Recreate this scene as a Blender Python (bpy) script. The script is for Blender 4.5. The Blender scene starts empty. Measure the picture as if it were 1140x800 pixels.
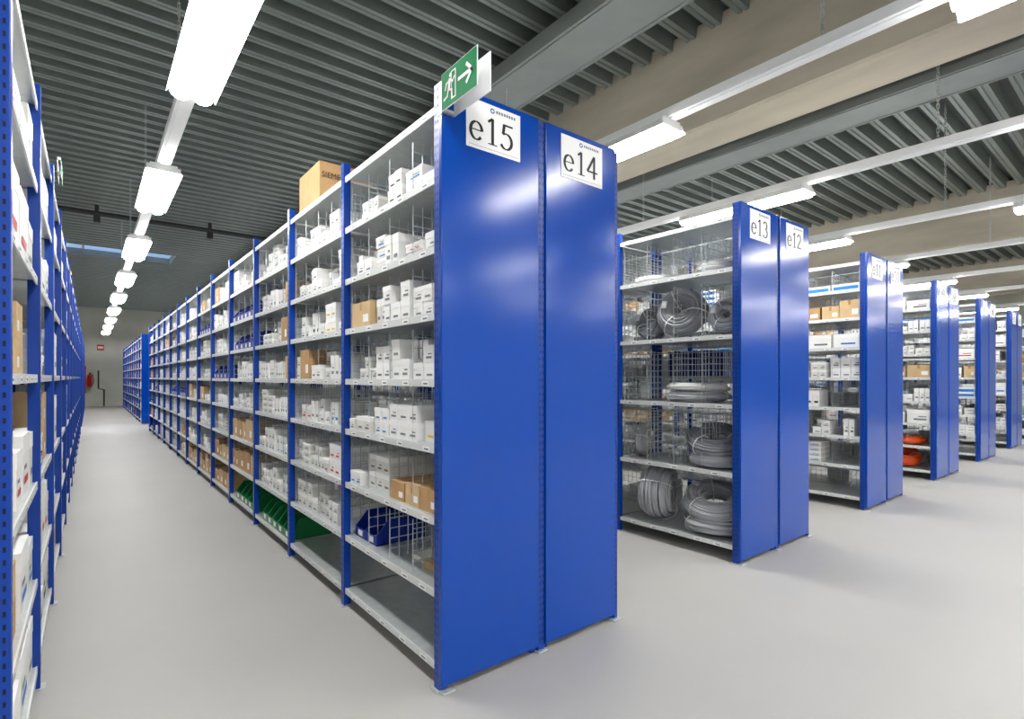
import bpy, math, random
from mathutils import Vector, Matrix
rnd = random.Random(11)
scene = bpy.context.scene
try:
    scene.view_settings.view_transform = 'Standard'
    scene.view_settings.look = 'None'
except Exception: pass

# ------------------------------------------------------------ materials
def s2l(c):
    return tuple(((v/255)/12.92 if v/255 <= .04045 else ((v/255+.055)/1.055)**2.4) for v in c)
def mat(name, rgb, rough=.5, metal=0., noise=0., nscale=20., bump=0., emis=0., coat=0., stretch=None, spec=None, bdist=.01):
    m = bpy.data.materials.new(name); m.use_nodes = True
    nt = m.node_tree; b = nt.nodes['Principled BSDF']
    c = s2l(rgb)
    b.inputs['Base Color'].default_value = (*c, 1)
    b.inputs['Roughness'].default_value = rough
    b.inputs['Metallic'].default_value = metal
    if spec is not None: b.inputs['Specular IOR Level'].default_value = spec
    if emis:
        b.inputs['Emission Color'].default_value = (*c, 1)
        b.inputs['Emission Strength'].default_value = emis
    if noise or bump:
        tc = nt.nodes.new('ShaderNodeTexCoord')
        mp = nt.nodes.new('ShaderNodeMapping')
        if stretch: mp.inputs['Scale'].default_value = stretch
        nt.links.new(tc.outputs['Object'], mp.inputs['Vector'])
        n = nt.nodes.new('ShaderNodeTexNoise'); n.inputs['Scale'].default_value = nscale
        n.inputs['Detail'].default_value = 6
        nt.links.new(mp.outputs['Vector'], n.inputs['Vector'])
        if noise:
            r = nt.nodes.new('ShaderNodeMapRange')
            r.inputs['From Min'].default_value = .3; r.inputs['From Max'].default_value = .7
            r.inputs['To Min'].default_value = 1-noise; r.inputs['To Max'].default_value = 1+noise
            nt.links.new(n.outputs['Fac'], r.inputs['Value'])
            mx = nt.nodes.new('ShaderNodeVectorMath'); mx.operation = 'SCALE'
            mx.inputs[0].default_value = c
            nt.links.new(r.outputs['Result'], mx.inputs['Scale'])
            nt.links.new(mx.outputs['Vector'], b.inputs['Base Color'])
        if bump:
            bp = nt.nodes.new('ShaderNodeBump'); bp.inputs['Strength'].default_value = bump
            bp.inputs['Distance'].default_value = bdist
            nt.links.new(n.outputs['Fac'], bp.inputs['Height'])
            nt.links.new(bp.outputs['Normal'], b.inputs['Normal'])
    return m

M = {}
M['blue']   = mat('blue_powder_coat', (0,64,160), .17, spec=.42)
M['bluedk'] = mat('blue_upright', (0,58,152), .34, spec=.4)
M['hole']   = mat('slot_dark', (8,14,40), .8)
M['galv']   = mat('galvanised_shelf', (188,193,192), .32, .35, noise=.08, nscale=25)
M['galvlip']= mat('shelf_lip', (218,220,218), .4, .05)
M['wire']   = mat('zinc_wire', (200,205,205), .3, .4)
M['tag']    = mat('label_tag', (246,246,244), .5)
M['ink']    = mat('ink_black', (22,22,26), .5)
M['grey']   = mat('grey_print', (120,124,130), .6)
M['white']  = mat('white_carton', (245,244,241), .55, noise=.03, nscale=9)
M['white2'] = mat('offwhite_carton', (229,228,222), .6)
M['lid']    = mat('carton_lid', (251,250,248), .5)
M['brown']  = mat('cardboard', (184,146,100), .75, noise=.08, nscale=12)
M['brown2'] = mat('cardboard_light', (204,174,130), .75, noise=.06, nscale=12)
M['tape']   = mat('packing_tape', (176,128,72), .3)
M['bbin']   = mat('blue_bin', (8,38,140), .35)
M['gbin']   = mat('green_bin', (6,116,60), .35)
M['red']    = mat('red_label', (200,40,36), .5)
M['cyan']   = mat('blue_label', (30,120,200), .5)
M['yellow'] = mat('yellow_label', (232,190,60), .5)
M['dark']   = mat('dark_plastic', (62,64,68), .45)
M['cable']  = mat('grey_cable', (168,170,175), .38)
M['cabledk']= mat('dark_grey_cable', (134,136,142), .38)
M['cablelt']= mat('light_cable', (228,228,224), .45)
M['orange'] = mat('orange_cable', (232,84,28), .45)
M['strap']  = mat('strap', (225,225,223), .5)
M['steel']  = mat('grey_steel_beam', (150,155,153), .45, .1, noise=.06, nscale=4)
M['deck']   = mat('steel_deck', (142,150,145), .36, .4, noise=.06, nscale=3)
M['deckshade'] = mat('steel_deck_trough_shade', (76,83,80), .5, .3)  # same deck steel, darkened: recess shade painted into the colour
M['conc']   = mat('concrete', (198,188,170), .85, noise=.2, nscale=2.0, bump=.3, stretch=(1,.3,1.3))
M['wall']   = mat('concrete_wall', (214,215,202), .85, noise=.09, nscale=1.2, bump=.2)
M['rail']   = mat('white_rail', (252,252,252), .35)
M['lamp']   = mat('fluorescent_lamp', (254,254,253), .5, emis=37.)
M['pipe']   = mat('dark_pipe', (62,64,62), .6)
M['sky']    = mat('skylight_pane', (150,180,220), .4, emis=.75)
M['green']  = mat('exit_green', (0,126,70), .6, spec=.1)
M['signw']  = mat('sign_white', (250,250,250), .5, spec=.2)
M['extred'] = mat('extinguisher_red', (190,22,20), .3)

fm = bpy.data.materials.new('floor_screed'); fm.use_nodes = True
nt = fm.node_tree; b = nt.nodes['Principled BSDF']
tc = nt.nodes.new('ShaderNodeTexCoord')
n1 = nt.nodes.new('ShaderNodeTexNoise'); n1.inputs['Scale'].default_value = .7; n1.inputs['Detail'].default_value = 5
nt.links.new(tc.outputs['Object'], n1.inputs['Vector'])
cr = nt.nodes.new('ShaderNodeValToRGB')
cr.color_ramp.elements[0].position=.25; cr.color_ramp.elements[0].color=(*s2l((164,162,158)),1)
cr.color_ramp.elements[1].position=.75; cr.color_ramp.elements[1].color=(*s2l((176,174,170)),1)
nt.links.new(n1.outputs['Fac'], cr.inputs['Fac']); nt.links.new(cr.outputs['Color'], b.inputs['Base Color'])
rr_=nt.nodes.new('ShaderNodeMapRange'); rr_.inputs['To Min'].default_value=.42; rr_.inputs['To Max'].default_value=.58
nt.links.new(n1.outputs['Fac'], rr_.inputs['Value']); nt.links.new(rr_.outputs['Result'], b.inputs['Roughness'])
b.inputs['Specular IOR Level'].default_value=.3
M['floor']=fm

# ------------------------------------------------------------ mesh builder
class MB:
    def __init__(s): s.v=[]; s.f=[]; s.m=[]; s.mats=[]
    def mi(s,k):
        if k not in s.mats: s.mats.append(k)
        return s.mats.index(k)
    def poly(s,pts,k):
        i=len(s.v); s.v+= [tuple(p) for p in pts]; s.f.append(tuple(range(i,i+len(pts)))); s.m.append(s.mi(k))
    def box(s,x0,x1,y0,y1,z0,z1,k,rot=0.):
        i=len(s.v)
        P=[(x0,y0,z0),(x1,y0,z0),(x1,y1,z0),(x0,y1,z0),(x0,y0,z1),(x1,y0,z1),(x1,y1,z1),(x0,y1,z1)]
        if rot:
            cx,cy=(x0+x1)/2,(y0+y1)/2; c,sn=math.cos(rot),math.sin(rot)
            P=[(cx+(x-cx)*c-(y-cy)*sn, cy+(x-cx)*sn+(y-cy)*c, z) for x,y,z in P]
        s.v+=P
        m=s.mi(k)
        for f in ((0,3,2,1),(4,5,6,7),(0,1,5,4),(1,2,6,5),(2,3,7,6),(3,0,4,7)):
            s.f.append(tuple(i+a for a in f)); s.m.append(m)
    def tube(s,pts,r,k,n=8,closed=False):
        pts=[Vector(p) for p in pts]; N=len(pts); i0=len(s.v); m=s.mi(k)
        for a in range(N):
            if closed: t=pts[(a+1)%N]-pts[a-1]
            else: t=pts[min(a+1,N-1)]-pts[max(a-1,0)]
            t.normalize()
            up=Vector((0,0,1)) if abs(t.z)<.9 else Vector((1,0,0))
            u=t.cross(up).normalized(); w=t.cross(u)
            for j in range(n):
                an=2*math.pi*j/n
                s.v.append(tuple(pts[a]+u*math.cos(an)*r+w*math.sin(an)*r))
        for a in range(N if closed else N-1):
            b2=(a+1)%N
            for j in range(n):
                s.f.append((i0+a*n+j,i0+a*n+(j+1)%n,i0+b2*n+(j+1)%n,i0+b2*n+j)); s.m.append(m)
        if not closed:
            s.f.append(tuple(i0+j for j in range(n))); s.m.append(m)
            s.f.append(tuple(i0+(N-1)*n+j for j in range(n))); s.m.append(m)
    def wire(s,a,b2,k='wire',r=.0021):
        a=Vector(a); b2=Vector(b2); d=(b2-a)
        if abs(d.x)>max(abs(d.y),abs(d.z)): u,w=Vector((0,1,0)),Vector((0,0,1))
        elif abs(d.y)>abs(d.z): u,w=Vector((1,0,0)),Vector((0,0,1))
        else: u,w=Vector((1,0,0)),Vector((0,1,0))
        i=len(s.v); m=s.mi(k)
        for p in (a,b2):
            for sx,sy in ((-1,-1),(1,-1),(1,1),(-1,1)):
                s.v.append(tuple(p+u*sx*r+w*sy*r))
        for j in range(4):
            s.f.append((i+j,i+(j+1)%4,i+4+(j+1)%4,i+4+j)); s.m.append(m)
    def mesh(s,name,smooth=False):
        me=bpy.data.meshes.new(name); me.from_pydata(s.v,[],s.f)
        for k in s.mats: me.materials.append(M[k])
        me.polygons.foreach_set('material_index',s.m)
        if smooth: me.polygons.foreach_set('use_smooth',[True]*len(s.f))
        me.update(); return me
    def obj(s,name,loc=(0,0,0),parent=None,smooth=False):
        return add(s.mesh(name,smooth),name,loc,parent)
def add(me,name,loc=(0,0,0),parent=None):
    o=bpy.data.objects.new(name,me); o.location=loc
    scene.collection.objects.link(o)
    if parent: o.parent=parent
    return o
def empty(name,loc=(0,0,0)):
    return add(None,name,loc)

# ------------------------------------------------------------ room
XL,XR,YF,YB,ZC=-9.,25.,-8.,30.,4.40
g=MB(); g.box(XL,XR,YF,YB,-.2,0,'floor'); g.obj('floor')
g=MB(); g.box(XL-.2,XR+.2,YB,YB+.2,0,4.6,'wall'); g.obj('wall_back')
g=MB(); g.box(XL-.2,XR+.2,YF-.2,YF,0,4.6,'wall'); g.obj('wall_front')
g=MB(); g.box(XL-.2,XL,YF,YB,0,4.6,'wall'); g.obj('wall_left')
g=MB(); g.box(XR,XR+.2,YF,YB,0,4.6,'wall'); g.obj('wall_right')
g=MB(); p=.25; y=YF; skx0,skx1,sky0,sky1=-1.1,1.75,16.0,17.25
prof=[]
while y<YB:
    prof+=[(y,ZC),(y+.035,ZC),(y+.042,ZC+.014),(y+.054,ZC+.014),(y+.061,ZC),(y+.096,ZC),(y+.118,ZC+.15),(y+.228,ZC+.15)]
    y+=p
prof.append((y,ZC))
def strip(xa,xb,ya,yb):
    for (a,za),(b2,zb) in zip(prof[:-1],prof[1:]):
        if a>=ya-.001 and b2<=yb+.001:
            k='deckshade' if (za>ZC+.1 and zb>ZC+.1) else 'deck'  # upper faces of the ribs take the painted shade tone
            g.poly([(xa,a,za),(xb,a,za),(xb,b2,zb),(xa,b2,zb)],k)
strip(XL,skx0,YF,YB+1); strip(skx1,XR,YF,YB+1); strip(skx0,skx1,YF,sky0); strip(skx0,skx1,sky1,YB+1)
g.obj('ceiling')
g=MB(); g.box(skx0,skx1,15.85,17.35,ZC+.16,ZC+.18,'sky')
for yy in (15.85,17.3): g.box(skx0,skx1,yy,yy+.05,ZC+.02,ZC+.16,'steel')
for xx in (skx0,-.15,.8,skx1-.04): g.box(xx,xx+.04,15.9,17.3,ZC+.02,ZC+.16,'steel')
g.obj('skylight_window')
for xb in (4.35,11.75,19.15):
    g=MB(); z0=3.56
    g.poly([(xb,YF,z0+.02),(xb,YB,z0+.02),(xb,YB,ZC+.1),(xb,YF,ZC+.1)],'conc')
    g.poly([(xb+.5,YF,z0+.02),(xb+.5,YB,z0+.02),(xb+.5,YB,ZC+.1),(xb+.5,YF,ZC+.1)],'conc')
    g.poly([(xb+.02,YF,z0),(xb+.48,YF,z0),(xb+.48,YB,z0),(xb+.02,YB,z0)],'conc')
    g.poly([(xb,YF,z0+.02),(xb+.02,YF,z0),(xb+.02,YB,z0),(xb,YB,z0+.02)],'conc')
    g.poly([(xb+.5,YF,z0+.02),(xb+.48,YF,z0),(xb+.48,YB,z0),(xb+.5,YB,z0+.02)],'conc')
    g.obj('concrete_beam')
for xb in (3.08,6.35,14.2):
    g=MB(); w=.52
    g.box(xb,xb+w,YF,YB,4.16,4.18,'steel')
    g.box(xb+.1,xb+w-.1,YF,YB,4.18,ZC,'steel')
    g.box(xb,xb+.02,YF,YB,4.18,4.24,'steel'); g.box(xb+w-.02,xb+w,YF,YB,4.18,4.24,'steel')
    for xx in (xb+.03,xb+w-.045): g.box(xx,xx+.015,YF,YB,4.152,4.16,'steel')
    g.obj('steel_beam')
g=MB(); g.tube([(XL,12.2,4.26),(4.3,12.2,4.26)],.045,'pipe',10)
for xx in (-2.,.1,1.9,3.6):
    g.box(xx-.03,xx+.03,12.17,12.23,4.26,ZC+.01,'pipe')
    g.box(xx-.05,xx+.05,12.14,12.26,4.1,4.22,'pipe')
g.obj('ceiling_pipe')

# ------------------------------------------------------------ fluorescent light lines
def lamp_mesh():
    g=MB(); L=1.32
    g.box(-.1,.1,-L/2,L/2,.03,.069,'rail')
    for sg in (-1,1):
        g.poly([(sg*.1,-L/2,.05),(sg*.135,-L/2-.02,-.01),(sg*.135,L/2+.02,-.01),(sg*.1,L/2,.05)],'rail')
    N=5
    for c0 in (-.06,.06):
        pr=[(c0+.058*math.cos(math.pi+math.pi*a/N), .005+.05*math.sin(math.pi+math.pi*a/N)) for a in range(N+1)]
        for (xa,za),(xb,zb) in zip(pr[:-1],pr[1:]):
            g.poly([(xa,-L/2,za),(xa,L/2,za),(xb,L/2,zb),(xb,-L/2,zb)],'lamp')
        for yy in (-L/2,L/2): g.poly([(x,yy,z) for x,z in pr],'lamp')
    for yy in (-L/2,L/2): g.box(-.125,.125,yy-.004,yy+.004,.006,.05,'rail')
    return g.mesh('fluorescent_fixture')
LM=lamp_mesh()
def chain(g,x,y,z0,z1):
    z=z0;k=0
    while z<z1:
        h=min(.04,z1-z+.01); d=.008
        if k%2: pts=[(x-d,y,z),(x+d,y,z),(x+d,y,z+h),(x-d,y,z+h)]
        else: pts=[(x,y-d,z),(x,y+d,z),(x,y+d,z+h),(x,y-d,z+h)]
        g.tube(pts,.003,'wire',4,True)
        z+=.032;k+=1
for li,(xl,yc0) in enumerate([(.50,3.2),(3.24,2.9),(5.34,2.85),(7.64,3.3),(9.97,3.3),(12.4,3.2),(15.,3.2),(-2.4,3.05),(18.5,3.2)]):
    e=empty('fluorescent_light_line',(xl,0,3.06))
    g=MB(); g.box(-.05,.05,YF+.3,YB-.8,.072,.135,'rail')
    g.box(-.028,.028,YF+.3,YB-.8,.062,.0719,'rail')
    for k in range(-3,9):
        yc=yc0+2.9*k
        if yc+1.43<YB-1. and yc<14: chain(g,0,yc+1.25,.135,ZC-3.05)
    g.obj('trunking_rail',parent=e)
    for k in range(-3,10):
        yc=yc0+2.9*k
        if yc+.8>YB-.3: continue
        add(LM,'lamp_unit',(0,yc,0),e)

# ------------------------------------------------------------ racks
PITCH=1.043; DW=1.07; HH=2.5
def bay_frame(levL,levR,dL=True,dR=True,fine=.05,tall=.24):
    g=MB()
    for x0,fx in ((-.01,-.01),(.485,None),(.545,None),(DW-.03,DW+.01)):
        g.box(x0,x0+.04,-.02,.02,0,HH,'bluedk')
        if fx is not None:
            sx=-.0008 if fx<.1 else .0008
            z=.06
            while z<HH-.03:
                for yy in (-.009,.009):
                    g.poly([(fx+sx,yy-.003,z),(fx+sx,yy+.003,z),(fx+sx,yy+.003,z+.013),(fx+sx,yy-.003,z+.013)],'hole')
                z+=.033
            g.box(x0-.015,x0+.055,-.03,.03,0,.006,'galv')
    mid=DW/2
    y=.03
    while y<PITCH-.02:
        g.wire((mid,y,.08),(mid,y,2.44)); y+=fine
    z=.1
    while z<2.45:
        g.wire((mid,.0,z),(mid,PITCH,z)); z+=fine
    for side,lev in ((0,levL),(1,levR)):
        if side==0: xa,xb,sg=0.0,.52,-1
        else: xa,xb,sg=.55,DW,1
        for li,z in enumerate(lev):
            g.box(xa+.004,xb-.004,.022,PITCH-.022,z-.010,z,'galv')
            fxa,fxb=(xa-.002,xa+.0039) if side==0 else (xb-.0039,xb+.002)
            g.box(fxa,fxb,.021,PITCH-.021,z-.030,z+.002,'galvlip')
            f=fxa-.0012 if side==0 else fxb+.0012
            for j in range(5):
                yy=.1+j*.19+rnd.uniform(-.03,.03)
                g.poly([(f,yy,z-.027),(f,yy+.06,z-.027),(f,yy+.06,z-.005),(f,yy,z-.005)],'tag')
                f2=f+sg*.0006
                g.poly([(f2,yy+.008,z-.02),(f2,yy+.045,z-.02),(f2,yy+.045,z-.013),(f2,yy+.008,z-.013)],'grey')
            if (dL,dR)[side] and 0<li<len(lev)-1:
                clear=lev[li+1]-z-.04
                hgt=min(clear*.95,tall)
                for yy in ([.035,.28,.52,.77,1.0] if side==0 else [.035,.5,1.0]):
                    xx=xa+.03
                    while xx<xb-.03:
                        g.wire((xx,yy,z),(xx,yy,z+hgt)); xx+=.05
                    zz=z+.045
                    while zz<=z+hgt+.001:
                        g.wire((xa+.03,yy,zz),(xb-.03,yy,zz)); zz+=.05
    return g
def end_panel():
    g=MB()
    for xa,xb in ((-.012,.512),(.558,DW-.018)):
        g.box(xa,xb,-.045,-.021,.03,HH,'blue')
    for xa,xb in ((.516,.554),(DW-.014,DW+.012)):
        g.box(xa,xb,-.036,-.005,.0,HH-.01,'bluedk')
        z=.05; c=(xa+xb)/2
        offs=(-.009,.009) if xb-xa>.03 else (0,)
        while z<HH-.04:
            for ox in offs:
                g.poly([(c+ox-.003,-.0368,z),(c+ox+.003,-.0368,z),(c+ox+.003,-.0368,z+.014),(c+ox-.003,-.0368,z+.014)],'hole')
            z+=.033
    for xa in (-.01,.505,DW-.04):
        g.box(xa,xa+.06,-.055,.01,0,.007,'galv')
    return g
def ribbon(g,pts,w0,w1,T,k='ink'):
    for a,b2 in zip(pts[:-1],pts[1:]):
        a=Vector(a);b2=Vector(b2);d=b2-a
        if d.length<1e-6: continue
        d.normalize(); w=w0+(w1-w0)*abs(d.y); n=Vector((-d.y,d.x))*w/2; e=d*.006
        g.poly([T(a-n-e),T(b2-n+e),T(b2+n+e),T(a+n-e)],k)
def arc(cx,cy,rx,ry,a0,a1,n=20):
    return [(cx+rx*math.cos(math.radians(a0+(a1-a0)*i/n)),cy+ry*math.sin(math.radians(a0+(a1-a0)*i/n))) for i in range(n+1)]
GL={'e':[[(.05,.26),(.41,.26)]+arc(.24,.24,.18,.23,5,320)],
 '1':[[(.12,.58),(.26,.68)],[(.26,.68),(.26,0)],[(.12,.01),(.40,.01)]],
 '5':[[(.14,.65),(.43,.65)],[(.43,.63),(.14,.63)],[(.15,.65),(.11,.39)]+arc(.21,.21,.19,.21,115,-150)],
 '4':[[(.33,.68),(.03,.2)],[(.03,.19),(.47,.19)],[(.03,.21),(.47,.21)],[(.33,.68),(.33,0)]],
 '3':[arc(.23,.52,.15,.16,155,-80),arc(.22,.19,.19,.2,85,-150)],
 '2':[arc(.23,.49,.16,.18,165,-25)+[(.06,.04)],[(.06,.03),(.44,.03)],[(.06,.055),(.44,.055)]],
 '0':[arc(.25,.34,.18,.33,0,360,28)],
 '9':[arc(.24,.46,.17,.21,0,360,24),arc(.1,.42,.31,.42,5,-75)],
 '8':[arc(.25,.5,.15,.17,0,360,24),arc(.25,.18,.18,.18,0,360,24)],
 '7':[[(.06,.64),(.44,.64)],[(.06,.62),(.44,.62)],[(.43,.64),(.2,0)]],
 '6':[arc(.25,.2,.18,.2,0,360,24),arc(.4,.26,.33,.42,95,180)]}
def put_text(g,txt,T,size,x0,z0,adv=.5):
    x=x0
    for ch in txt:
        for st in GL[ch]:
            ribbon(g,st,.03,.092,lambda p,x=x:T((x+p[0]*size,z0+p[1]*size)))
        x+=adv*size
def sign_mesh(txt):
    g=MB(); W,H=.292,.208
    g.box(0,W,-.003,0,0,H,'signw')
    T=lambda p:(p[0],-.0042,p[1])
    sz=.165
    wid=.5*sz*len(txt)
    put_text(g,txt,T,sz,(W-wid)/2-.012,.035)
    ribbon(g,arc(.135,.183,.008,.008,0,360,12),.003,.003,T,'cyan')
    for i in range(8):
        x=.155+i*.014
        g.poly([T((x,.178)),T((x+.009,.178)),T((x+.009,.19)),T((x,.19))],'grey')
    g.poly([T((.01,.012)),T((W-.01,.012)),T((W-.01,.0135)),T((.01,.0135))],'grey')
    return g

# ---- content pieces
def carton(g,x0,x1,y0,y1,z0,z1,k,side,lab=None,rot=0.):
    if k in('brown','brown2'):
        g.box(x0,x1,y0,y1,z0,z1,k,rot)
        if not rot:
            ym=(y0+y1)/2; f=(x0-.001) if side<0 else (x1+.001)
            zt=z1-.045 if z1-z0>.07 else z0+.02
            g.poly([(f,ym-.012,zt),(f,ym+.012,zt),(f,ym+.012,z1),(f,ym-.012,z1)],'tape')
            g.poly([(x0,ym-.012,z1+.001),(x1,ym-.012,z1+.001),(x1,ym+.012,z1+.001),(x0,ym+.012,z1+.001)],'tape')
            w=y1-y0;h=z1-z0
            g.poly([(f,y0+w*.08,z0+h*.2),(f,y0+w*.38,z0+h*.2),(f,y0+w*.38,z0+h*.5),(f,y0+w*.08,z0+h*.5)],'tag')
    else:
        zl=z1-(z1-z0)*.28
        g.box(x0+.0015,x1-.0015,y0+.0015,y1-.0015,z0,zl,k)
        g.box(x0,x1,y0,y1,zl,z1,'lid')
        f=(x0-.0005) if side<0 else (x1+.0005)
        w=y1-y0;h=z1-z0
        lk=lab or 'grey'
        if lk=='cyanbox':
            g.poly([(f,y0+w*.04,z0+h*.1),(f,y0+w*.96,z0+h*.1),(f,y0+w*.96,z0+h*.62),(f,y0+w*.04,z0+h*.62)],'cyan')
            return
        g.poly([(f,y0+w*.15,z0+h*.22),(f,y0+w*.7,z0+h*.22),(f,y0+w*.7,z0+h*.34),(f,y0+w*.15,z0+h*.34)],lk)
        if rnd.random()<.5:
            g.poly([(f,y0+w*.15,z0+h*.45),(f,y0+w*.5,z0+h*.45),(f,y0+w*.5,z0+h*.52),(f,y0+w*.15,z0+h*.52)],'grey')
def fbox(fx,side,d0,d1):
    return (fx+d0,fx+d1) if side<0 else (fx-d1,fx-d0)
def bin_(g,fx,side,y0,y1,z,k,d=.3,h=.13,d0=.015):
    s=1 if side<0 else -1
    X=lambda t: fx+s*(d0+t)
    w=.006
    g.box(min(X(0),X(d)),max(X(0),X(d)),y0,y1,z+.001,z+.006,k)
    for yy in (y0,y1-w):
        A=[(X(0),z),(X(0)+0,z+h*.4),(X(.07),z+h),(X(d),z+h),(X(d),z)]
        g.poly([(a,yy,c) for a,c in A],k); g.poly([(a,yy+w,c) for a,c in A],k)
        for (a,c),(a2,c2) in zip(A[1:3],A[2:4]): g.poly([(a,yy,c),(a,yy+w,c),(a2,yy+w,c2),(a2,yy,c2)],k)
    g.poly([(X(0),y0,z),(X(0),y1,z),(X(0),y1,z+h*.4),(X(0),y0,z+h*.4)],k)
    g.poly([(X(d),y0,z),(X(d),y1,z),(X(d),y1,z+h),(X(d),y0,z+h)],k)
    ym=(y0+y1)/2; f=X(-.001)
    g.poly([(f,ym-.03,z+h*.08),(f,ym+.03,z+h*.08),(f,ym+.03,z+h*.32),(f,ym-.03,z+h*.32)],'tag')
def fill(g,fx,side,y0,y1,z,clear,kind,deep=3):
    y=y0+.03; end=y1-.035
    if kind=='empty': return
    if kind=='sparse': y+=rnd.uniform(0,.4)
    while y<end-.04:
        r=rnd.random()
        k=kind
        if kind=='white' and r<.035: k='brown'
        if kind=='mixed': k=rnd.choice(['white','white','white','white','brown','bbin','bigw'])
        if kind=='sparse': k='white'
        if kind=='cyan': k='bigw'
        if k in('bbin','gbin'):
            w=rnd.choice([.14,.15,.2])
            if y+w>end: break
            bin_(g,fx,side,y,y+w-.004,z,k,d=.3,h=min(.15,clear*.65)); y+=w+.004; continue
        if k=='brown':
            w=rnd.uniform(.13,.25); h=min(rnd.uniform(.11,.2),clear-.03); d=rnd.uniform(.18,.35)
            if y+w>end: w=end-y
            if w<.07: break
            x0,x1=fbox(fx,side,.02,.02+d); carton(g,x0,x1,y,y+w,z,z+h,rnd.choice(['brown','brown2']),side)
            if h<clear*.45: carton(g,x0,x1,y+.005,y+w-.005,z+h+.001,z+2*h,'brown2',side)
            y+=w+rnd.uniform(.004,.03); continue
        if k in('big','bigw'):
            w=rnd.uniform(.16,.30); h=min(rnd.uniform(.45,.88)*clear,clear-.03); d=rnd.uniform(.3,.42)
            if y+w>end: w=end-y
            if w<.1: break
            x0,x1=fbox(fx,side,.012,.012+d)
            if kind=='cyan':
                hh=clear*.28
                for t in range(rnd.choice([1,2,2,3])): carton(g,x0,x1,y,y+w,z+t*hh,z+(t+1)*hh-.001,'white',side,'cyanbox')
            else:
                ch=['white','white','white2'] if k=='bigw' else ['white','white','white2','brown2']
                carton(g,x0,x1,y,y+w,z,z+h,rnd.choice(ch),side,rnd.choice(['grey','ink','grey','cyan','red','grey']))
            y+=w+rnd.uniform(.005,.04); continue
        fmt=rnd.choice(['cube','cube','cube','flat','tall'])
        if fmt=='cube': bw=rnd.uniform(.065,.10); bh=bw*rnd.uniform(.8,1.1)
        elif fmt=='flat': bw=rnd.uniform(.11,.17); bh=rnd.uniform(.035,.06)
        else: bw=rnd.uniform(.045,.07); bh=rnd.uniform(.12,.17)
        bh=min(bh,clear-.03); bd=rnd.uniform(.09,.14)
        cols=rnd.choice([2,2,3]) if fmt!='flat' else rnd.choice([1,2])
        mx_=max(1,int((clear-.02)/bh))
        st=min(mx_,{'cube':rnd.choice([1,2,2,2]),'flat':rnd.choice([2,3,4]),'tall':1}[fmt])
        kk=rnd.choice(['white','white','white2'])
        back=rnd.uniform(.012,.06)
        lab=rnd.choice(['grey','grey','cyan','ink','cyan','red','yellow']) if rnd.random()<.3 else 'grey'
        for c in range(cols):
            if y+bw>end: break
            top=st if rnd.random()<.65 else max(1,st-1)
            for dpt in range(deep):
                dd=back+dpt*(bd+.004)
                if dd+bd>.47: break
                for t in range(top if dpt==0 else st):
                    x0,x1=fbox(fx,side,dd,dd+bd)
                    j=rnd.uniform(-.004,.004); jy=rnd.uniform(0,.003)
                    carton(g,x0+j,x1+j,y+jy,y+bw-.003+jy,z+t*bh+.0005,z+(t+1)*bh-.0005,kk,side,lab)
            y+=bw+.001
        y+=rnd.uniform(.006,.03)
        if kind=='sparse': y+=rnd.uniform(.1,.4)

LV9=[.10,.40,.70,1.0,1.28,1.56,1.84,2.13,2.42]
LV6=[.12,.62,1.10,1.59,2.06,2.42]
LV9b=[.12,.42,.71,.99,1.29,1.59,1.88,2.16,2.42]
LVL=[.10,.46,.86,1.30,1.70,2.08,2.42]
F99=bay_frame(LV9,LV6,True,False).mesh('bay_9_6')
F69=bay_frame(LV6,LV9b,True,False,tall=.4).mesh('bay_6_9')
F9b=bay_frame(LV9b,LV9b,True,False).mesh('bay_9b')
FLL=bay_frame(LV9b,LVL,False,False).mesh('bay_left')
EP=end_panel().mesh('end_panel')
Y0=1.905
def rack(x,y0,nb,frame):
    e=empty('shelving_rack',(x,y0,0))
    for i in range(nb): add(frame,'bay_frame',(0,i*PITCH,0),e)
    g=MB()
    for x0 in (-.01,.485,.545,DW-.03): g.box(x0,x0+.04,-.02,.02,0,HH,'bluedk')
    g.obj('end_posts',(0,nb*PITCH,0),e)
    a=add(EP,'end_panel',(0,0,0),e)
    bv=a.modifiers.new('bevel','BEVEL'); bv.width=.005; bv.segments=3; bv.limit_method='ANGLE'
    b2=add(EP,'end_panel_far',(DW,nb*PITCH,0),e); b2.rotation_euler=(0,0,math.pi)
    return e
def plates(x,y0,a,b2):
    for t,ox in ((a,.105),(b2,.655)):
        if t:
            m=sign_mesh(t).mesh('row_sign'); add(m,'row_sign',(x+ox,y0-.0452,2.265))

XR0=1.13
racksX=[XR0+2.37*k for k in range(7)]
names=[('e15','e14'),('e13','e12'),('e11','e10'),('e9','e8'),('e7','e6'),('e5','e4'),('e3','e2')]
for k,x in enumerate(racksX):
    fr=F99 if k==0 else (F69 if k==1 else F9b)
    rack(x,Y0,13,fr); plates(x,Y0,*names[k])
rack(-.17-DW,Y0,13,FLL)
rack(XR0,17.9,10,F99); rack(-.17-DW,17.9,10,FLL); rack(XR0+2.37,17.9,10,F9b)

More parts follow.
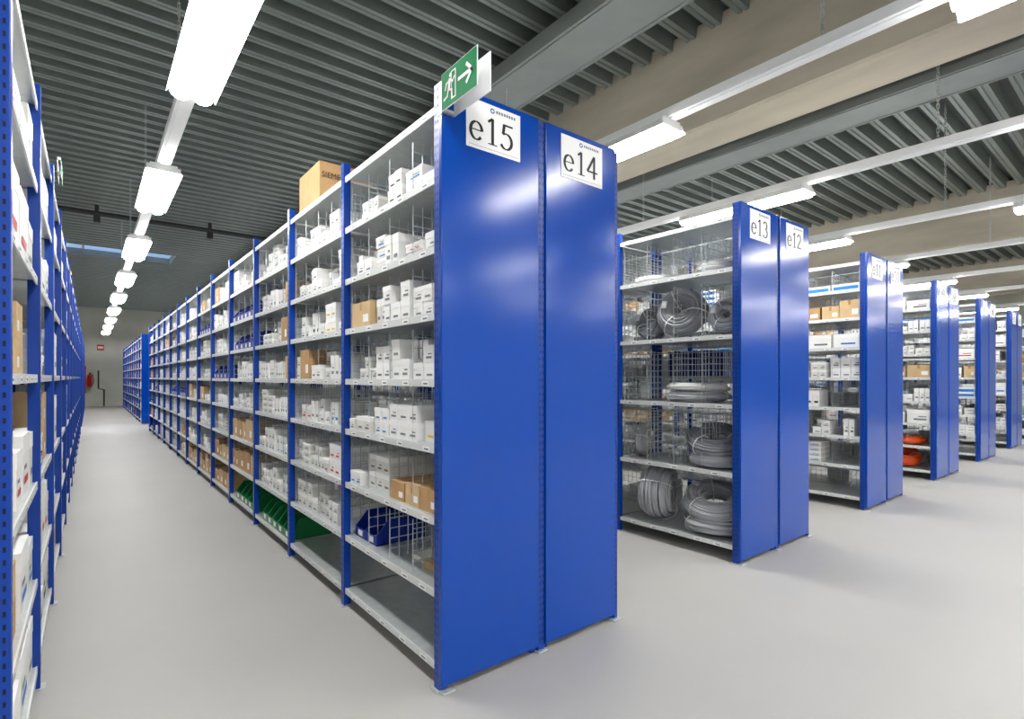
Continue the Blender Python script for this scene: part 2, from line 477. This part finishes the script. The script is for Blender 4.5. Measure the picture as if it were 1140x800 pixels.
plan={
0:['empty','LOW','B1','white','white','white','white','white'],
1:['empty','white','white','white','white','white','white','white'],
2:['gbin','white','white','white','B2','white','B2','white'],
3:['gbin','brown','brown','white','white','bbin','bbin','white'],
4:['brown','brown','white','white','bbin','white','white','white'],
5:['brown','white','white','white','white','white','bbin','white']}
for blk,(yb,nb) in enumerate(((Y0,13),(17.9,10))):
    g=MB()
    for i in range(nb):
        ya,yb2=yb+i*PITCH,yb+(i+1)*PITCH
        pl=plan.get(i) if blk==0 else None
        for li in range(8):
            z=LV9[li]; cl=LV9[li+1]-z-.035
            k=pl[li] if pl else rnd.choice(['white']*6+['bbin','brown','mixed'])
            if k=='LOW':
                for j in range(2): bin_(g,XR0,-1,ya+.72+j*.145,ya+.72+j*.145+.135,z,'bbin',d=.3,h=.13,d0=.05)
                carton(g,XR0+.1,XR0+.3,ya+.1,ya+.3,z,z+.03,'brown2',-1)
                g.box(XR0+.12,XR0+.4,ya+.34,ya+.46,z,z+.02,'white2')
            elif k=='B1':
                fill(g,XR0,-1,ya+.55,yb2,z,cl,'white')
                for (a,w,h,kk) in ((.06,.15,.10,'brown'),(.225,.13,.10,'brown2'),(.37,.14,.09,'brown')):
                    carton(g,XR0+.03,XR0+.3,ya+a,ya+a+w,z,z+h,kk,-1)
            elif k=='B2':
                fill(g,XR0,-1,ya+.28,yb2,z,cl,'white')
                carton(g,XR0+.03,XR0+.3,ya+.04,ya+.22,z,z+.17,'brown2',-1)
            else: fill(g,XR0,-1,ya,yb2,z,cl,k,deep=3 if i<4 else 2)
    g.obj('stacked_small_boxes')
def simple(fx,side,lev,yb,b0,b1,kinds,name='stacked_cartons',deep=2,skip=()):
    g=MB()
    for i in range(b0,b1):
        for li in range(len(lev)-1):
            if (i,li) in skip: continue
            fill(g,fx,side,yb+i*PITCH,yb+(i+1)*PITCH,lev[li],lev[li+1]-lev[li]-.035,rnd.choice(kinds),deep)
    if g.v: g.obj(name)
simple(XR0+DW,1,LV6,Y0,0,13,['sparse','sparse','white','empty'])
simple(racksX[1],-1,LV6,Y0,2,8,['bigw','white','sparse','empty'])
simple(racksX[1]+DW,1,LV9b,Y0,1,8,['white','sparse','sparse'])
g=MB()
for li,k in enumerate(['empty','sparse','sparse','sparse','white','bigw','brown','cyan']):
    fill(g,racksX[2],-1,Y0,Y0+PITCH,LV9b[li],LV9b[li+1]-LV9b[li]-.035,k,2)
g.obj('stacked_cartons')
simple(racksX[2],-1,LV9b,Y0,1,5,['cyan','brown','white','bigw','white'])
simple(racksX[2]+DW,1,LV9b,Y0,0,4,['white','sparse'])
simple(racksX[3],-1,LV9b,Y0,0,5,['white','sparse','bigw','white','brown'],skip=((0,0),(0,1)))
simple(racksX[4],-1,LV9b,Y0,0,5,['cyan','white','bigw','cyan','white'],skip=((0,0),))
for k in (5,6): simple(racksX[k],-1,LV9b,Y0,0,5,['white','bigw','white','sparse','brown'])
for k in range(3,7): simple(racksX[k]+DW,1,LV9b,Y0,0,4,['white','sparse'])
simple(-.17,1,LVL,Y0,0,13,['bigw','mixed','bigw','white','bigw'],deep=2,skip=((0,1),(0,2)))
g=MB(); fill(g,-.17,1,Y0,Y0+.5,LVL[1],.3,'brown'); fill(g,-.17,1,Y0+.5,Y0+PITCH,LVL[1],.36,'bigw')
fill(g,-.17,1,Y0+.38,Y0+PITCH,LVL[2],.4,'bigw'); g.obj('cardboard_boxes')
simple(-.17-DW,-1,LV9b,Y0,0,6,['white','sparse'])
simple(-.17,1,LVL,17.9,0,10,['bigw','mixed'])
# round ventilation fan on the left shelf
for yy in (Y0+.2,):
    g=MB()
    for q in ((-.15,.15,.285,.3),(-.15,.15,0,.015)): g.box(-.06,0,q[0],q[1],q[2],q[3],'white2')
    for q in ((-.15,-.135),(.135,.15)): g.box(-.06,0,q[0],q[1],.015,.285,'white2')
    for r_ in (.03,.055,.08,.105,.13):
        g.tube([(0.0,r_*math.cos(2*math.pi*a/24),.15+r_*math.sin(2*math.pi*a/24)) for a in range(24)],.003,'dark',5,True)
    g.tube([(-.05,0,.15),(0,0,.15)],.028,'dark',14)
    for a in range(5):
        t=2*math.pi*a/5; t2=t+.7
        g.poly([(-.03,.025*math.cos(t),.15+.025*math.sin(t)),(-.04,.125*math.cos(t),.15+.125*math.sin(t)),(-.02,.125*math.cos(t2),.15+.125*math.sin(t2)),(-.02,.025*math.cos(t2),.15+.025*math.sin(t2))],'dark')
    g.obj('ventilation_fan',(-.19,yy,LVL[2]))

e=empty('cardboard_box',(1.16,3.45,2.422))
g=MB(); g.box(0,.36,0,.42,0,.27,'brown')
g.poly([(.165,-.001,.23),(.195,-.001,.23),(.195,-.001,.27),(.165,-.001,.27)],'tape')
g.poly([(.165,0,.271),(.195,0,.271),(.195,.42,.271),(.165,.42,.271)],'tape')
g.obj('carton_body',parent=e)
cu=bpy.data.curves.new('print','FONT'); cu.body='SIEMENS'; cu.size=.05; cu.extrude=.0003
cu.materials.append(M['ink']); t=bpy.data.objects.new('carton_print',cu); scene.collection.objects.link(t)
t.location=(.012,-.003,.17); t.rotation_euler=(math.pi/2,0,0); t.parent=e
g=MB(); carton(g,-.55,-.2,9.4,9.9,2.422,2.75,'brown',1); g.obj('cardboard_box')
g=MB(); carton(g,-.6,-.22,10.2,10.6,2.422,2.65,'brown2',1); g.obj('cardboard_box')

# ------------------------------------------------------------ cable coils
def coil(loc,R,r,rot,k,n=34,seed=1,h=None,tr=.009):
    rr=random.Random(seed); g=MB(); h=h or r
    n=int(n*2.3)
    for s in range(n):
        an=2*math.pi*rr.random(); q=math.sqrt(rr.uniform(.25,1))
        a=q*math.cos(an)*r; bb=q*math.sin(an)*h
        ph=rr.uniform(0,6.28); am=rr.uniform(0,.007)
        pts=[]
        for i in range(30):
            t=2*math.pi*i/30
            w=am*math.sin(2*t+ph); R2=R+a+w
            pts.append((R2*math.cos(t)*(1+.02*math.sin(ph)),R2*math.sin(t),bb+am*math.cos(t+ph)))
        g.tube(pts,tr,k,6,True)
    for i in range(3):
        t=math.pi*2/3*i+.5
        pts=[]
        for j in range(12):
            a=2*math.pi*j/12
            pts.append(((R+math.cos(a)*(r+.016))*math.cos(t),(R+math.cos(a)*(r+.016))*math.sin(t),math.sin(a)*(h+.016)))
        g.tube(pts,.004,'strap',5,True)
    t=1.3
    c=Vector((R*math.cos(t),R*math.sin(t),h+.018)); g.box(c.x-.03,c.x+.03,c.y-.02,c.y+.02,c.z-.002,c.z,'tag')
    o=g.obj('cable_coil',loc,smooth=True); o.rotation_euler=rot
    return o
X1=racksX[1]
hp=math.pi/2
coil((X1+.19,Y0+.76,.12+.232),.135,.078,(hp,0,.25),'cable',60,1,.13)
coil((X1+.24,Y0+.29,.12+.23),.165,.07,(.1,-.35,.2),'cable',60,2,.07)
coil((X1+.24,Y0+.28,.12+.07),.18,.06,(0,0,0),'cable',44,22,.05)
coil((X1+.22,Y0+.27,.62+.2),.15,.065,(.1,-.35,.25),'cabledk',50,3,.06)
coil((X1+.25,Y0+.27,.62+.06),.16,.055,(0,0,0),'cable',40,31,.042)
coil((X1+.2,Y0+.93,.62+.125),.07,.045,(hp,0,.3),'cable',30,4,.05)
coil((X1+.25,Y0+.45,1.10+.045),.19,.05,(0,0,0),'cable',40,5,.03)
coil((X1+.25,Y0+.45,1.10+.11),.18,.05,(0,.05,0),'cablelt',30,51,.02)
coil((X1+.16,Y0+.53,1.59+.205),.12,.07,(.15,-1.25,.1),'cabledk',64,6,.09)
coil((X1+.2,Y0+.84,1.59+.145),.08,.05,(.1,-1.2,-.3),'cabledk',40,7,.09)
coil((X1+.2,Y0+.17,1.59+.15),.08,.05,(.1,-1.3,.1),'cable',36,8,.09)
coil((X1+.24,Y0+.82,2.06+.035),.14,.05,(0,0,0),'cablelt',34,9,.022)
coil((X1+.24,Y0+.28,2.06+.055),.1,.05,(0,0,0),'cablelt',34,10,.035)
coil((X1+.2,Y0+1.45,2.42+.065),.1,.05,(0,0,0),'cablelt',34,11,.045)
X3=racksX[3]
coil((X3+.24,Y0+.35,.12+.14),.12,.06,(.2,-.5,.25),'orange',40,12,.06)
coil((X3+.24,Y0+.3,.42+.06),.14,.05,(0,0,0),'orange',30,13,.04)
coil((X3+.24,Y0+.8,.12+.06),.14,.05,(0,0,0),'cablelt',30,14,.04)
g=MB()
xa,xb,ya,yb2,z0,z1=X1+.62,X1+1.0,Y0+.45,Y0+.98,1.29,1.52
g.box(xa,xb,ya,yb2,z0,z0+.006,'bbin')
for q in ((xa,xa+.006,ya,yb2),(xb-.006,xb,ya,yb2),(xa,xb,ya,ya+.006),(xa,xb,yb2-.006,yb2)): g.box(*q,z0,z1,'bbin')
for q in ((xa-.008,xb+.008,ya-.008,ya),(xa-.008,xb+.008,yb2,yb2+.008),(xa-.008,xa,ya,yb2),(xb,xb+.008,ya,yb2)): g.box(*q,z1-.02,z1,'bbin')
g.obj('blue_storage_crate')

# ------------------------------------------------------------ exit signs
def exit_sign(loc,name='emergency_exit_sign'):
    e=empty(name,loc)
    L,H=.255,.15
    g=MB()
    g.box(0,.003,-L,0,0,H,'signw'); g.box(-.0015,-.0002,-L+.003,-.003,.003,H-.003,'green')
    g.box(.06,.063,-L,0,0,H,'signw')
    g.box(.0031,.0599,-.004,0,0,.02,'signw'); g.box(.0031,.0599,-.004,0,H-.02,H,'signw')
    g.box(.0031,.0599,-.01,.04,.0,.006,'galv')
    def PP(pts,k='signw',x=-.0022): g.poly([(x,-q[0],q[1]) for q in pts],k)
    PP([(.078,.02),(.112,.02),(.112,.13),(.078,.13)]); PP([(.083,.025),(.107,.025),(.107,.125),(.083,.125)],'green',-.003)
    def rb(pts,w): ribbon(g,pts,w,w,lambda p:(-.0036,-p[0],p[1]),'signw')
    PP(arc(.075,.117,.009,.009,0,360,12)[:-1],'signw',-.0036)
    rb([(.07,.1),(.062,.065)],.018)
    rb([(.072,.1),(.09,.088),(.1,.098)],.007); rb([(.066,.1),(.045,.092),(.038,.075)],.007)
    rb([(.062,.067),(.084,.055),(.086,.028)],.009); rb([(.06,.066),(.052,.042),(.03,.036)],.009)
    rb([(.135,.075),(.222,.075)],.014); rb([(.19,.108),(.225,.075),(.19,.042)],.014)
    g.obj('sign_plate',parent=e); return e
exit_sign((1.112,1.855,2.362))
e2=exit_sign((-.12,3.70,2.37)); e2.rotation_euler=(0,0,math.pi); e2.scale=(.25,.9,.6)

# ------------------------------------------------------------ far wall things
e=empty('fire_extinguisher',(-.0,YB-.35,.0))
g=MB(); g.tube([(0,0,.9),(0,0,.95),(0,0,1.4)],.085,'extred',16); g.tube([(0,0,1.4),(0,0,1.46)],.03,'dark',10)
g.tube([(0,0,1.45),(.1,-.02,1.42),(.13,-.02,1.2),(.12,-.02,1.0)],.014,'dark',8); g.box(-.03,.06,-.02,.02,1.46,1.5,'dark')
g.box(-.06,.06,.09,.33,1.,1.3,'galv'); g.obj('cylinder_body',parent=e)
g=MB(); g.box(.25,.5,YB-.03,YB-.01,2.5,2.75,'red'); g.box(.28,.47,YB-.035,YB-.03,2.58,2.68,'tag'); g.obj('fire_point_sign')
e=empty('hose_cabinet',(-.38,YB-.15,1.2))
g=MB(); g.box(-.25,.25,-.1,.1,-.6,.6,'extred'); g.box(-.22,.22,-.112,-.1,-.56,.56,'red'); g.box(.14,.17,-.14,-.112,0,.1,'dark'); g.obj('cabinet_body',parent=e)
g=MB(); g.tube([(.3,YB-.06,1.6),(.3,YB-.06,.8),(.5,YB-.06,.75),(.5,YB-.06,.0)],.03,'pipe',8); g.obj('wall_pipe')

# ------------------------------------------------------------ world + camera
w=bpy.data.worlds.new('World'); scene.world=w; w.use_nodes=True
w.node_tree.nodes['Background'].inputs[0].default_value=(.6,.7,.85,1)
w.node_tree.nodes['Background'].inputs[1].default_value=.4
cd=bpy.data.cameras.new('camera'); cam=bpy.data.objects.new('camera',cd); scene.collection.objects.link(cam)
cd.sensor_width=36; cd.lens=590/1140*36; cd.shift_y=20/1140; cd.clip_start=.05
cam.location=(0,0,1.29); cam.rotation_euler=(math.pi/2,0,-math.atan2(.623,.782))
scene.camera=cam
